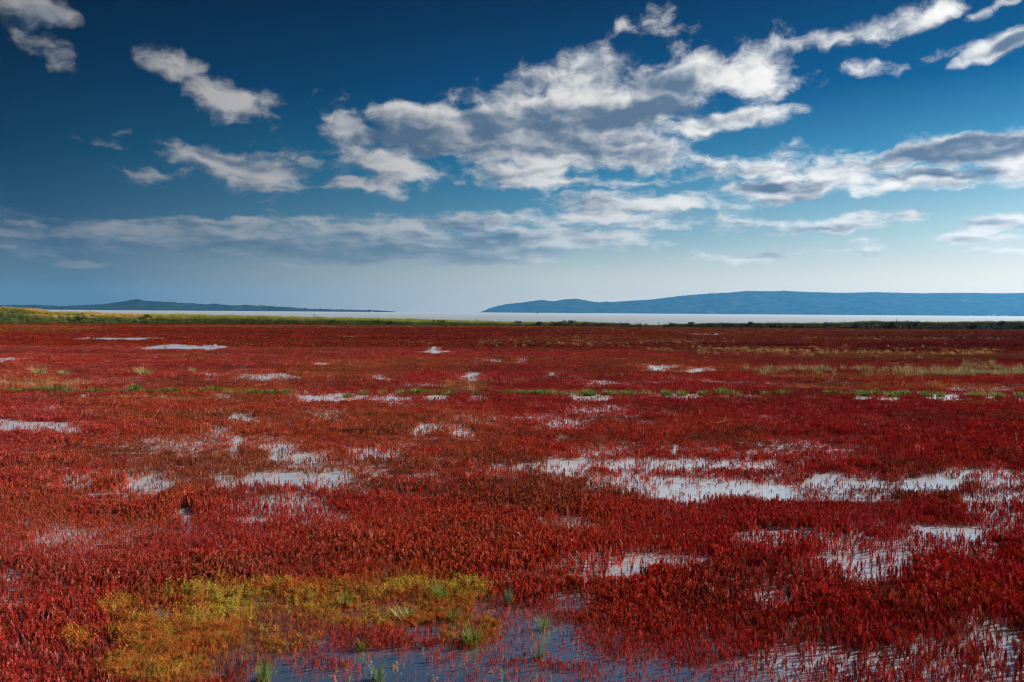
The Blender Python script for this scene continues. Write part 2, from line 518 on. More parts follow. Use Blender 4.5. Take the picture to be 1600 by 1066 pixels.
def pool_field(px, py):
    """0 closed plant cover ... 1 open water, at a point of the view"""
    px = np.asarray(px, float); py = np.asarray(py, float)
    dep = np.clip(py - 487, 2, None)
    n1 = fbm(px * 0.9 / dep, 40 * np.log(dep) * 0.35, 4, 11)          # breaks up the shores
    n2 = fbm(px * 4.2 / dep, 46 * np.log(dep), 3, 23)
    w = np.zeros_like(px)
    for cx, cy, rx, ry, k in POOLS:
        near = (np.abs(px - cx) < rx * 1.7) & (np.abs(py - cy) < ry * 1.9)
        if not near.any(): continue
        r = np.hypot((px[near] - cx) / rx, (py[near] - cy) / ry)
        v = k * sstep(0.10, 1.0, (1.22 if ry > 7 else 1.24) - r + (n1[near] - .5) * .7 + (n2[near] - .5) * 2.6)
        w[near] = np.maximum(w[near], v)
    # thin wet gaps everywhere
    gap = sstep(0.70, 0.82, fbm(px * 2.2 / dep, 40 * np.log(dep) * 0.5, 3, 47)) * 0.5
    for cx, cy, rx, ry, kz in YEL:      # the yellow mat closes over the water
        r = np.hypot((px - cx) / rx, (py - cy) / ry)
        w = w * (1 - .9 * kz * sstep(1.15, .6, r))
    return np.clip(np.maximum(w, gap * sstep(505, 640, py)), 0, 1)


# ------------------------------------------------------------------ plant shapes that the ground cover is made of
class MB:
    def __init__(self): self.v, self.f = [], []
    def spindle(self, pts, radii, sides=3):
        """thin tapered stalk through pts; ends in a point"""
        b = len(self.v)
        a0 = random.random() * 6.28
        for p, r in zip(pts[:-1], radii[:-1]):
            for i in range(sides):
                a = a0 + i * 2 * math.pi / sides
                self.v.append((p[0] + r * math.cos(a), p[1] + r * math.sin(a), p[2]))
        n = len(pts) - 1
        for k in range(n - 1):
            for i in range(sides):
                j = (i + 1) % sides
                self.f.append((b + k * sides + i, b + k * sides + j, b + (k + 1) * sides + j, b + (k + 1) * sides + i))
        self.v.append(tuple(pts[-1]))
        t = len(self.v) - 1
        for i in range(sides):
            self.f.append((b + (n - 1) * sides + i, b + (n - 1) * sides + (i + 1) % sides, t))
    def blade(self, base, yaw, length, lean, width, droop=0.3, segs=3):
        """a grass leaf: flat strip that arches over"""
        b = len(self.v)
        cx, sx = math.cos(yaw), math.sin(yaw)
        for k in range(segs + 1):
            t = k / segs
            out = lean * length * t + droop * length * t * t * lean
            up = length * t * (1 - 0.25 * lean * t * (1 + droop))
            w = width * (1 - t) ** 0.7 * .5
            x, y, z = base[0] + out * cx, base[1] + out * sx, base[2] + up
            if k < segs:
                self.v.append((x - w * sx, y + w * cx, z)); self.v.append((x + w * sx, y - w * cx, z))
            else:
                self.v.append((x, y, z))
        for k in range(segs - 1):
            i = b + 2 * k
            self.f.append((i, i + 1, i + 3, i + 2))
        i = b + 2 * (segs - 1)
        self.f.append((i, i + 1, i + 2))
    def leaf(self, p, d, length, width):
        """plump little leaf: a stretched octahedron"""
        d = Vector(d).normalized()
        s = d.orthogonal().normalized(); u = d.cross(s)
        b = len(self.v)
        p = Vector(p)
        self.v += [tuple(p), tuple(p + d * length)] + [tuple(p + d * length * .55 + q * width * .5) for q in (s, u, -s, -u)]
        for i in range(4):
            j = (i + 1) % 4
            self.f.append((b, b + 2 + j, b + 2 + i)); self.f.append((b + 1, b + 2 + i, b + 2 + j))
    def mesh(self, name, mat):
        me = bpy.data.meshes.new(name)
        me.from_pydata(self.v, [], self.f)
        me.materials.append(mat)
        me.update()
        return me
    def proto(self, name, mat, coll):
        o = bpy.data.objects.new(name, self.mesh(name, mat))
        coll.objects.link(o)
        return o


def sprig(mb, ox, oy, h, fat=1.0, pairs=7, full=True):
    lx, ly = random.gauss(0, .06) * h, random.gauss(0, .06) * h
    r = 0.017 * h * fat
    mb.spindle([(ox, oy, 0), (ox + lx * .5, oy + ly * .5, h * .55), (ox + lx, oy + ly, h)], [r, r * 1.15, 0])
    yaw = random.random() * 3.14
    for k in range(pairs):
        t = 0.14 + 0.72 * (k + random.random() * .6) / pairs
        yaw += 1.57 + random.gauss(0, .3)
        for sgn in (0, math.pi):
            if random.random() < .1: continue
            L = h * (0.40 - 0.24 * t) * random.uniform(.7, 1.2)
            out = random.uniform(.26, .5)
            c, s = math.cos(yaw + sgn), math.sin(yaw + sgn)
            bx, by, bz = ox + lx * t, oy + ly * t, h * t
            br = 0.0165 * h * fat * random.uniform(.8, 1.25)
            p1 = (bx + c * out * L * .55, by + s * out * L * .55, bz + L * .5)
            p2 = (bx + c * out * L * .8, by + s * out * L * .8, bz + L)
            if full:
                mb.spindle([(bx, by, bz), p1, ((p1[0] + p2[0]) / 2, (p1[1] + p2[1]) / 2, (p1[2] + p2[2]) / 2 + L * .12), p2],
                           [br * .5, br, br * .95, 0])
            else:
                mb.spindle([(bx, by, bz), p1, p2], [br * .6, br * 1.2, 0])


def proto_set(name, n, build, mat):
    c = bpy.data.collections.new(name + '_kinds')
    for i in range(n):
        mb = MB()
        build(mb)
        mb.proto(name, mat, c)
    return c


def b_near(mb): sprig(mb, 0, 0, 1.0, 1.0, random.choice((8, 9, 10)))
def b_clump(mb):
    for _ in range(6):
        a, r = random.random() * 6.28, random.random() ** .5 * .85
        sprig(mb, r * math.cos(a), r * math.sin(a), random.uniform(.65, 1.12), 1.1, 7, False)
def b_mid(mb):
    for _ in range(14):
        a, r = random.random() * 6.28, random.random() ** .5 * 1.7
        sprig(mb, r * math.cos(a), r * math.sin(a), random.uniform(.65, 1.12), 1.3, 4, False)
def b_far(mb):
    for _ in range(12):
        a, r = random.random() * 6.28, random.random() ** .5 * 1.9
        x, y, h = r * math.cos(a), r * math.sin(a), random.uniform(.65, 1.1)
        for k in range(4):
            q = random.random() * 6.28
            d = random.uniform(.04, .2)
            mb.spindle([(x + d * .4 * math.cos(q), y + d * .4 * math.sin(q), h * .1 * k), (x + d * math.cos(q), y + d * math.sin(q), h * (.45 + .1 * k)), (x + d * .9 * math.cos(q), y + d * .9 * math.sin(q), h * (.8 + .07 * k))], [.03, .06, 0])
def b_yellow(mb):
    for _ in range(7):
        a = random.random() * 6.28
        lean = random.uniform(.15, .75)
        h = random.uniform(.55, 1.0)
        tip = (math.cos(a) * lean * h, math.sin(a) * lean * h, h)
        mb.spindle([(0, 0, 0), (tip[0] * .4, tip[1] * .4, h * .55), tip], [.014, .012, 0])
        for k in range(9):
            t = .25 + .75 * k / 8
            p = (tip[0] * t * t, tip[1] * t * t, h * t)
            q = random.random() * 6.28
            mb.leaf(p, (math.cos(q), math.sin(q), random.uniform(.1, 1.2)), random.uniform(.12, .20), random.uniform(.05, .08))
def b_straw(mb):
    for _ in range(16):
        a, r = random.random() * 6.28, random.random() ** .5 * .5
        mb.blade((r * math.cos(a), r * math.sin(a), 0), random.random() * 6.28, random.uniform(.6, 1.15), random.uniform(.1, .45), .045, .3, 2)
def b_bank(mb):
    for _ in range(34):
        a, r = random.random() * 6.28, random.random() ** .5 * .7
        mb.blade((r * math.cos(a), r * math.sin(a), 0), random.random() * 6.28, random.uniform(.5, 1.1), random.uniform(.15, .8), .075, .5, 3)
def b_weed(mb):
    for _ in range(10):
        a, r = random.random() * 6.28, random.random() ** .5 * .35
        x, y, h = r * math.cos(a), r * math.sin(a), random.uniform(.6, 1.1)
        mb.spindle([(x, y, 0), (x + .03, y, h * .6), (x + random.gauss(0, .08), y + random.gauss(0, .08), h)], [.012, .012, 0])
        for k in range(9):
            q = random.random() * 6.28
            mb.leaf((x, y, h * random.uniform(.2, 1)), (math.cos(q), math.sin(q), .5), random.uniform(.12, .26), .09)


K_NEAR = proto_set('glasswort_sprig', 9, b_near, M_PLANT)
K_MID = proto_set('glasswort_clump', 7, b_mid, M_PLANT)
K_CLUMP = proto_set('glasswort_tuft', 8, b_clump, M_PLANT)
K_FAR = proto_set('glasswort_patch', 7, b_far, M_PLANT)
K_YEL = proto_set('yellow_sprig', 7, b_yellow, M_PLANT)
K_STRAW = proto_set('straw_clump', 6, b_straw, M_GRASSI)
K_BANK = proto_set('bank_clump', 7, b_bank, M_GRASSI)
K_WEED = proto_set('weed_clump', 5, b_weed, M_GRASSI)


def scatter(name, kinds, P, scale, tint, tilt=0.13, **props):
    """one object of plants nobody could count: an instance of a random kind on every point"""
    n = len(P)
    me = bpy.data.meshes.new(name)
    me.vertices.add(n)
    me.vertices.foreach_set('co', np.asarray(P, np.float32).ravel())
    def attr(nm, tp, key, arr):
        a = me.attributes.new(nm, tp, 'POINT')
        a.data.foreach_set(key, np.ascontiguousarray(arr).ravel())
    attr('turn', 'FLOAT_VECTOR', 'vector', np.stack([rng.normal(0, tilt, n), rng.normal(0, tilt, n), rng.uniform(0, 6.283, n)], 1).astype(np.float32))
    attr('size', 'FLOAT_VECTOR', 'vector', np.asarray(scale, np.float32))
    attr('tint', 'FLOAT_COLOR', 'color', np.concatenate([tint, np.ones((n, 1))], 1).astype(np.float32))
    attr('kind_index', 'INT', 'value', rng.integers(0, len(kinds.objects), n).astype(np.int32))
    o = link(bpy.data.objects.new(name, me), None, **props)
    gt = bpy.data.node_groups.new(name + '_scatter', 'GeometryNodeTree')
    gt.interface.new_socket('Geometry', in_out='INPUT', socket_type='NodeSocketGeometry')
    gt.interface.new_socket('Geometry', in_out='OUTPUT', socket_type='NodeSocketGeometry')
    N, L = gt.nodes, gt.links
    gi, go = N.new('NodeGroupInput'), N.new('NodeGroupOutput')
    ci = N.new('GeometryNodeCollectionInfo')
    ci.inputs['Collection'].default_value = kinds
    ci.inputs['Separate Children'].default_value = True
    ci.inputs['Reset Children'].default_value = True
    ip = N.new('GeometryNodeInstanceOnPoints')
    def named(nm, tp):
        q = N.new('GeometryNodeInputNamedAttribute'); q.data_type = tp
        q.inputs['Name'].default_value = nm
        return next(s for s in q.outputs if s.name == 'Attribute' and s.enabled)
    er = N.new('FunctionNodeEulerToRotation')
    L.new(named('turn', 'FLOAT_VECTOR'), er.inputs[0])
    L.new(gi.outputs[0], ip.inputs['Points'])
    L.new(ci.outputs[0], ip.inputs['Instance'])
    ip.inputs['Pick Instance'].default_value = True
    L.new(named('kind_index', 'INT'), ip.inputs['Instance Index'])
    L.new(er.outputs[0], ip.inputs['Rotation'])
    L.new(named('size', 'FLOAT_VECTOR'), ip.inputs['Scale'])
    L.new(ip.outputs[0], go.inputs[0])
    md = o.modifiers.new('scatter', 'NODES')
    md.node_group = gt
    return o


# ------------------------------------------------------------------ ground, marsh water, lagoon
BANK_Y = 168.0               # foot of the grassy bank behind the marsh


def wedge(n, d0, d1, m=2.0):
    """n points spread evenly over the view's wedge between two distances"""
    u = rng.uniform(0, 1, n)
    a, b = 0.66, m
    A = lambda d: a * d * d + 2 * b * d
    s = A(d0) + u * (A(d1) - A(d0))
    d = (-b + np.sqrt(b * b + a * s)) / a
    x = rng.uniform(-1, 1, n) * (a * d + b)
    return x, d


def ground_height(x, y):
    px, py = to_pix(x, y, np.zeros_like(x))
    inside = (y > 4.0) & (y < BANK_Y + 4)
    w = np.zeros_like(x)
    for ox, oy in ((0, 0), (.35, 0), (-.35, 0), (0, .5), (0, -.5), (.3, -.9), (-.3, .9)):     # the mud stays clear of the water's edge
        px, py = to_pix(x + ox, np.maximum(y, 4) + oy, np.zeros_like(x))
        w[inside] = np.maximum(w[inside], pool_field(px[inside], py[inside]))
    z = 0.002 - 0.06 * sstep(0.0, 0.04, w) + 0.012 * (fbm(x * 1.3, y * 1.3, 3, 5) - .5)
    return np.where(y > BANK_Y + 14, -0.9, z)


ys = np.concatenate([[-60, -20, 0, 3], np.geomspace(5, 60, 300), np.geomspace(60.4, 182, 110), [190, 400, 2000, 9600]])
us = np.linspace(-1, 1, 360)
wd = np.where(ys < 0, 120, np.where(ys < 186, np.maximum(ys, 0) * 0.74 + 9, ys * 0.92 + 300))
gx = us[None, :] * wd[:, None]
gy = np.repeat(ys[:, None], len(us), 1)
gz = ground_height(gx.ravel(), gy.ravel())
nv = len(us)
gfaces = [(r * nv + c, r * nv + c + 1, (r + 1) * nv + c + 1, (r + 1) * nv + c) for r in range(len(ys) - 1) for c in range(nv - 1)]
mesh_obj('ground', np.stack([gx.ravel(), gy.ravel(), gz], 1), gfaces, M_MUD, None, True, kind='structure', label='dark wet mud under the red marsh plants')


def sheet(name, pts, z, mat, **props):
    return mesh_obj(name, [(x, y, z) for x, y in pts], [tuple(range(len(pts)))], mat, None, False, **props)


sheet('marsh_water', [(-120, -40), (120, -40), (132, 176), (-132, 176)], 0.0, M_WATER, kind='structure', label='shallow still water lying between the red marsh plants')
sheet('lagoon_water', [(-480, 184), (480, 184), (8900, 9300), (-8900, 9300)], -0.25, M_LAGOON, kind='structure', label='pale calm lagoon behind the grassy bank')

# ------------------------------------------------------------------ colour of the cover
def zone(px, py, lst):
    w = np.zeros_like(px)
    for cx, cy, rx, ry, k in lst:
        r = np.hypot((px - cx) / rx, (py - cy) / ry)
        w = np.maximum(w, k * sstep(1.25, 0.55, r))
    return w


RUST = [(480, 700, 330, 70, .8), (140, 770, 220, 90, .6), (600, 655, 200, 26, .9), (330, 640, 260, 36, .7), (900, 830, 60, 30, .3), (450, 585, 220, 10, .5),
        (1080, 575, 120, 12, .8), (600, 572, 200, 10, .6), (340, 900, 60, 30, .4), (640, 880, 120, 40, .4), (1330, 925, 60, 20, .5), (1500, 945, 120, 24, .5), (1000, 550, 120, 10, .4)]
STRAW = [(1300, 514, 420, 7, .9), (980, 532, 240, 8, .75), (1280, 528, 330, 10, .55), (1450, 556, 260, 8, .6), (60, 601, 90, 11, .55), (725, 605, 46, 10, .6), (1150, 548, 160, 6, .5),
         (1400, 606, 230, 6, .6), (650, 511, 500, 2.4, .8), (60, 514, 120, 7, .8), (250, 625, 110, 3, .4), (1530, 632, 60, 3, .5), (560, 535, 260, 3, .3), (1340, 590, 160, 6, .5), (1000, 512, 260, 4, .6)]
C_CRIM, C_RED, C_RUST = np.array([.52, .044, .050]), np.array([.58, .060, .045]), np.array([.58, .155, .052])
C_BROWN, C_PINK, C_YEL, C_STRAW = np.array([.25, .12, .045]), np.array([.72, .32, .27]), np.array([.60, .36, .045]), np.array([.58, .36, .14])


def lerp(a, b, t): return a + (b - a) * t[:, None]


def cover_tint(x, y):
    px, py = to_pix(x, y, np.zeros_like(x))
    n = len(x)
    a = fbm(x * .22, y * .10, 4, 71)
    b = fbm(x * .8, y * .6, 3, 83)
    r = rng.uniform(0, 1, n)
    c = lerp(np.repeat(C_CRIM[None], n, 0), C_RED, np.clip((a - .36) * 4 + (r - .5) * .8 + .35 * (800 - px) / 800, 0, 1))
    ru = zone(px, py, RUST) * sstep(.30, .62, b + .18) + .45 * sstep(.56, .76, a)
    c = lerp(c, C_RUST, np.clip(ru + .04 + (r - .6) * .8, 0, 1))
    c = lerp(c, C_BROWN, np.clip(sstep(.52, .72, fbm(x * .35 + 9, y * .45, 4, 97)) * .42 + (rng.uniform(0, 1, n) > .87) * .6, 0, .9))
    c = lerp(c, C_PINK, (rng.uniform(0, 1, n) > .80) * rng.uniform(.2, .8, n))  # pink sprigs; their share also paints in the sparkle on the stems
    st = zone(px, py, STRAW)
    c = lerp(c, C_STRAW, np.clip((rng.uniform(0, 1, n) < st * .9) * .85, 0, 1))
    c = lerp(c, C_YEL, (rng.uniform(0, 1, n) < zone(px, py, YEL) * .55) * rng.uniform(.3, .9, n))
    far = sstep(24, 50, y)
    s1 = fbm(x * .035, y * .22, 4, 311)
    s2 = fbm(x * .05 + 5, y * .30, 4, 331)
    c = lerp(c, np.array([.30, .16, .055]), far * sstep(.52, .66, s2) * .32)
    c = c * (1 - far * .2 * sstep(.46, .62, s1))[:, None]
    c = lerp(c, np.array([.55, .20, .05]), sstep(.05, .5, zone(px, py, YEL)) * rng.uniform(.2, .9, n))
    return c * rng.uniform(.6, 1.35, (n, 1))


def openness(x, y, h):
    """how much open water the view shows where a plant of height h would stand"""
    a = pool_field(*to_pix(x, y, np.zeros_like(x)))
    b = pool_field(*to_pix(x, y, h * .55))
    c = pool_field(*to_pix(x, y, h))
    return np.maximum(np.maximum(a, b * .97), c * .9)


def plants(n, d0, d1, grow, stray, power=2.6):
    x, y = wedge(n, d0, d1)
    rows = fbm(x * .16 + 3, y * .55, 3, 191)
    tall = 0.074 + 0.046 * sstep(.34, .66, fbm(x * .55, y * .6, 4, 131)) + .035 * (fbm(x * 2.2, y * 2.2, 2, 137) - .5)
    tall = tall * (.86 + .38 * sstep(.34, .58, rows))
    h = tall * rng.uniform(.68, 1.22, n) * np.where(rng.uniform(0, 1, n) > .97, 1.4, 1.0)
    w = openness(x, y, h)
    px, py = to_pix(x, y, np.zeros(n))
    dens = (1 - np.clip((w - .12) / .88, 0, 1)) ** power + stray * (.4 + 3.4 * sstep(.42, .66, fbm(x * 1.1, y * .9, 3, 171)))
    # bare lines and dents in the cover, where the rows throw their shade
    dens *= 0.88 + 0.12 * sstep(.30, .46, fbm(x * .9, y * .8, 3, 151))
    keep = rng.uniform(0, 1, n) < dens
    edge = y > BANK_Y - 1.5 - 0.02 * np.abs(x)
    keep &= ~edge
    return x[keep], y[keep], h[keep] * grow, px[keep], py[keep], w[keep]


def fit(h): return np.stack([h, h, h], 1)


x, y, h, px, py, w = plants(210000, 5.2, 12.5, 1.0, 0.055)
yz = zone(px, py, YEL)
isy = rng.uniform(0, 1, len(x)) < np.clip(yz * .74 - .02 + (fbm(x * 2.6, y * 2.0, 4, 19) - .52) * 2.4 * sstep(0, .5, yz), 0, .72)
x1, y1, h1 = x[~isy], y[~isy], h[~isy]
h1 = h1 * (1 - .2 * yz[~isy])
t1 = cover_tint(x1, y1)
scatter('red_glasswort', K_NEAR, np.stack([x1, y1, np.full(len(x1), -.004)], 1), np.stack([h1 * 1.1, h1 * 1.1, h1], 1), t1,
        kind='stuff', label='red glasswort stems crowding the near marsh')
x2, y2, h2 = x[isy], y[isy], h[isy] * rng.uniform(.55, 1.1, isy.sum())
t2 = lerp(np.repeat(np.array([[.68, .52, .10]]), len(x2), 0), np.array([.62, .19, .045]), np.clip(fbm(x2 * 1.4, y2 * 1.4, 3, 17) * 2.6 - .75 + rng.normal(0, .3, len(x2)), 0, 1))
t2 = lerp(t2, np.array([.42, .40, .06]), (rng.uniform(0, 1, len(x2)) > .75) * .7)
scatter('yellow_saltwort', K_YEL, np.stack([x2, y2, np.full(len(x2), -.004)], 1), fit(h2 * 1.1), t2 * rng.uniform(.8, 1.2, (len(x2), 1)), .15,
        kind='stuff', label='low yellow and orange saltwort creeping along the near pool')

# bits of yellow leaf and seedlings loose in the near pool
px3 = rng.uniform(380, 950, 420); py3 = rng.uniform(935, 1075, 420)
keep3 = (pool_field(px3, py3) > .3) & (fbm(px3 / 40, py3 / 18, 3, 29) > .42)
x3, y3 = pix_ground(px3[keep3], py3[keep3])
n3 = len(x3)
scatter('floating_leaf_litter', K_YEL, np.stack([x3, y3, np.full(n3, -.002)], 1), fit(rng.uniform(.018, .05, n3)), np.array([(.60, .46, .12), (.62, .30, .10), (.66, .55, .22)])[rng.integers(0, 3, n3)], .9,
        kind='stuff', label='yellow leaf bits and seedlings loose in the near pool')
x, y, h, px, py, w = plants(120000, 12.3, 31, 1.0, 0.012)
xs_, ys_ = wedge(150000, 12.3, 36)
hs_ = .115 * rng.uniform(.7, 1.3, len(xs_))
ws_ = openness(xs_, ys_, hs_ * .6)
k_ = (ws_ > .15) & (rng.uniform(0, 1, len(xs_)) < .085 + .9 * (1 - ws_) ** 1.15) & (fbm(xs_ * 1.5, ys_ * 1.3, 3, 401) > .38 + .10 * (ws_ > .9))
scatter('glasswort_stems_in_pools', K_NEAR, np.stack([xs_, ys_, np.full(len(xs_), -.004)], 1)[k_], np.stack([hs_ * 1.1, hs_ * 1.1, hs_], 1)[k_], cover_tint(xs_[k_], ys_[k_]),
        kind='stuff', label='single red glasswort stems standing in the bright middle pools')
scatter('red_glasswort_clumps', K_CLUMP, np.stack([x, y, np.full(len(x), -.004)], 1), np.stack([h * 1.05, h * 1.05, h], 1), cover_tint(x, y),
        kind='stuff', label='crimson and rust glasswort around the bright middle pools')
x, y, h, px, py, w = plants(110000, 30.6, 64, 1.1, 0.006)
scatter('red_glasswort_mid', K_MID, np.stack([x, y, np.full(len(x), -.004)], 1), np.stack([h * 1.1, h * 1.1, h], 1), cover_tint(x, y),
        kind='stuff', label='red and rust glasswort before and behind the ditch')
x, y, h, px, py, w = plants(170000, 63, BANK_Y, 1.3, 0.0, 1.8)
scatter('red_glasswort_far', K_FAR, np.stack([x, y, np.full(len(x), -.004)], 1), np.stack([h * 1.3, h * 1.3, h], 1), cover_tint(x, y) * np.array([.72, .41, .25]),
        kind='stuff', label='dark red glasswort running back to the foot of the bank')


# ------------------------------------------------------------------ pale grasses standing in the cover
def grass_stand(name, zones, n, hgt, tints, label, kinds=K_STRAW):
    """zones: seen foot lines (px centre, py foot, half width, half depth in px)"""
    X, Y, Hh = [], [], []
    tot = sum(z[2] * z[4] for z in zones)
    for cx, cy, rx, ry, k in zones:
        m = int(n * rx * k / tot)
        a = rng.uniform(-1, 1, m); b = rng.normal(0, .5, m)
        gx_, gy_ = pix_ground(cx + a * rx, cy + b * ry)
        ok = fbm(gx_ * .35, gy_ * .5, 3, 61) > .40
        X.append(gx_[ok]); Y.append(gy_[ok]); Hh.append(np.full(ok.sum(), hgt))
    X, Y, Hh = map(np.concatenate, (X, Y, Hh))
    Hh = Hh * rng.uniform(.55, 1.15, len(X))
    t = np.array(tints)[rng.integers(0, len(tints), len(X))] * rng.uniform(.75, 1.25, (len(X), 1))
    return scatter(name, kinds, np.stack([X, Y, np.zeros(len(X))], 1), np.stack([Hh * .9, Hh * .9, Hh], 1), t, .12, kind='stuff', label=label)


grass_stand('pale_marsh_grass', [(1400, 583, 210, 5, 1), (1480, 587, 130, 5, 1), (1250, 582, 60, 4, .8), (1560, 580, 60, 4, .8), (1170, 581, 40, 3, .5), (1530, 572, 24, 5, .8)], 800, .44,
            [(.20, .20, .085), (.24, .21, .08), (.18, .19, .08), (.32, .24, .09)], 'pale grey green grass standing in a band across the red marsh')
grass_stand('dry_marsh_grass', [(62, 606, 66, 7, 1), (120, 603, 24, 5, .7), (722, 610, 30, 6, 1), (20, 604, 30, 5, 1), (690, 604, 20, 4, .6)], 170, .28,
            [(.52, .22, .12), (.56, .30, .15), (.48, .18, .10)], 'dry pinkish straw grass among the red plants before the ditch')
grass_stand('far_straw_grass', [(1250, 518, 400, 5, .8), (950, 535, 200, 7, .6), (1330, 552, 240, 8, .55), (620, 511.5, 420, 1.2, .8), (60, 516, 90, 4, .5), (1130, 548, 120, 3, .5), (1430, 530, 180, 3, .5)], 4300, .33,
            [(.50, .30, .10), (.44, .24, .08), (.52, .34, .13)], 'straw coloured grass streaking the far part of the marsh')

# ------------------------------------------------------------------ the grassy bank
HP = [(-60, 3.6), (0, 3.6), (45, 3.2), (70, 2.75), (110, 2.6), (200, 2.35), (300, 2.2), (400, 2.05), (600, 1.65), (700, 1.4), (800, 1.15), (900, 1.25), (960, 1.1), (1020, .62),
      (1045, 1.0), (1130, 1.2), (1300, 1.35), (1370, 1.9), (1440, 1.75), (1520, 1.9), (1600, 2.05), (1700, 2.0)]


def bank_foot(x): return BANK_Y - 16 * sstep(-84, -122, x) - 3.0 * sstep(10, 100, x)
def bank_top(x):
    px, _ = to_pix(x, bank_foot(x) + 5, np.zeros_like(x))
    return np.interp(px, [p for p, _ in HP], [h for _, h in HP])


PROF_T = [-1.0, 0.0, 2.0, 4.2, 8.0, 12.0, 17.0]
PROF_Z = [-.12, .06, .62, .98, 1.0, .9, -.8]
bx = np.arange(-134, 134.1, 1.0)
mound = np.maximum(bank_top(bx) - 0.62, .16)
bv, bf = [], []
for k, (t, z) in enumerate(zip(PROF_T, PROF_Z)):
    for i, xx in enumerate(bx):
        bv.append((xx, bank_foot(xx) + t, z * (mound[i] if z > 0 else 1.0) + .10 * (fbm(np.array([xx * .7]), np.array([t * .9]), 3, 3)[0] - .5)))
nb = len(bx)
for k in range(len(PROF_T) - 1):
    for i in range(nb - 1):
        bf.append((k * nb + i, k * nb + i + 1, (k + 1) * nb + i + 1, (k + 1) * nb + i))
mesh_obj('embankment', bv, bf, M_BANKSOIL, None, True, kind='structure', label='low grassy bank between the red marsh and the lagoon')


def bank_points(n, t0, t1):
    x = rng.uniform(-126, 126, n); t = rng.uniform(t0, t1, n)
    z = np.interp(t, PROF_T, PROF_Z) * np.maximum(bank_top(x) - .62, .16)
    return x, bank_foot(x) + t, np.maximum(z, 0) - .03, t


x, y, z, t = bank_points(15000, -.2, 9.5)
px, _ = to_pix(x, y, z)
n1 = fbm(x * .16, t * .5, 3, 201)
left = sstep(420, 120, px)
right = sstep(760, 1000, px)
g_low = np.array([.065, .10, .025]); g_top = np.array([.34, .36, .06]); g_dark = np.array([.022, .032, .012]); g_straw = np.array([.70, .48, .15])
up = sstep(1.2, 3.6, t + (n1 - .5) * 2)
c = lerp(np.repeat(g_low[None], len(x), 0), g_top, up)  # sunlit top against dimmer face, put into the grass tint
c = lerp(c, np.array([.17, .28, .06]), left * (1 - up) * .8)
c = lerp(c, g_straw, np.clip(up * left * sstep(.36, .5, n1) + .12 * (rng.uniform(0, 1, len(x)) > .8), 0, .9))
c = lerp(c, g_dark, right * (1 - .55 * sstep(3.6, 6, t)))  # shade on the right bank's near face, painted into the tint
c = c * rng.uniform(.7, 1.3, (len(x), 1))
hh = (.34 + .42 * fbm(x * .5, t * .4, 3, 211)) * rng.uniform(.75, 1.2, len(x)) * (1 - .35 * sstep(900, 1010, px) * sstep(1130, 1030, px))
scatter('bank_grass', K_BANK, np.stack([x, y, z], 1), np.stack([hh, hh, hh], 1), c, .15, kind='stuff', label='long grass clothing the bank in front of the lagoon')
# browned reeds and seed heads along the left end of the bank
x = rng.uniform(-128, -74, 2600); x = x[rng.uniform(0, 1, len(x)) < sstep(-92, -118, x) * .8 + .03]
y = bank_foot(x) + rng.uniform(3.6, 9, len(x)); z = np.maximum(bank_top(x) - .62, .16) * .97
hh = rng.uniform(.3, .8, len(x)) * (.55 + .5 * sstep(-100, -118, x))
tt = np.array([(.26, .15, .06), (.34, .22, .08), (.20, .14, .06), (.50, .34, .12)])[rng.integers(0, 4, len(x))]
scatter('bank_reeds', K_WEED, np.stack([x, y, z], 1), np.stack([hh * .6, hh * .6, hh], 1), tt, .1, kind='stuff', label='browned reeds and docks on the high left end of the bank')

# ------------------------------------------------------------------ countable tussocks, tufts and shrubs
M_TUSS = leaf_mat('tussock_blades', (.13, .185, .032), .4, .5, .25, .45)
M_TUFT = leaf_mat('tuft_blades', (.15, .22, .04), .4, .5, .25, .45)
M_TUFTB = leaf_mat('tuft_blades_grey', (.13, .20, .11), .4, .5, .25, .4)
M_PALE = leaf_mat('pale_blades', (.38, .35, .13), .4, .55, .2, .4)
M_SHRUB = leaf_mat('shrub_leaves', (.042, .062, .020), .3, .55, .25, .45)
M_BARK = plain_mat('bark', (.06, .045, .03), (.11, .085, .06), 20.0, .9)
M_DRY = leaf_mat('dry_stalk', (.52, .40, .24), .15, .7, .2, .2)


def tuft_mesh(name, n, rad, width, lean, mat, droop=.35, dry=0):
    mb = MB()
    for _ in range(n):
        a, r = random.random() * 6.28, random.random() ** .7 * rad
        mb.blade((r * math.cos(a), r * math.sin(a), -.02), a + random.gauss(0, .7), random.uniform(.55, 1.05), random.uniform(.08, lean) * (.4 + r / rad), width, droop, 3)
    return mb.mesh(name, mat)


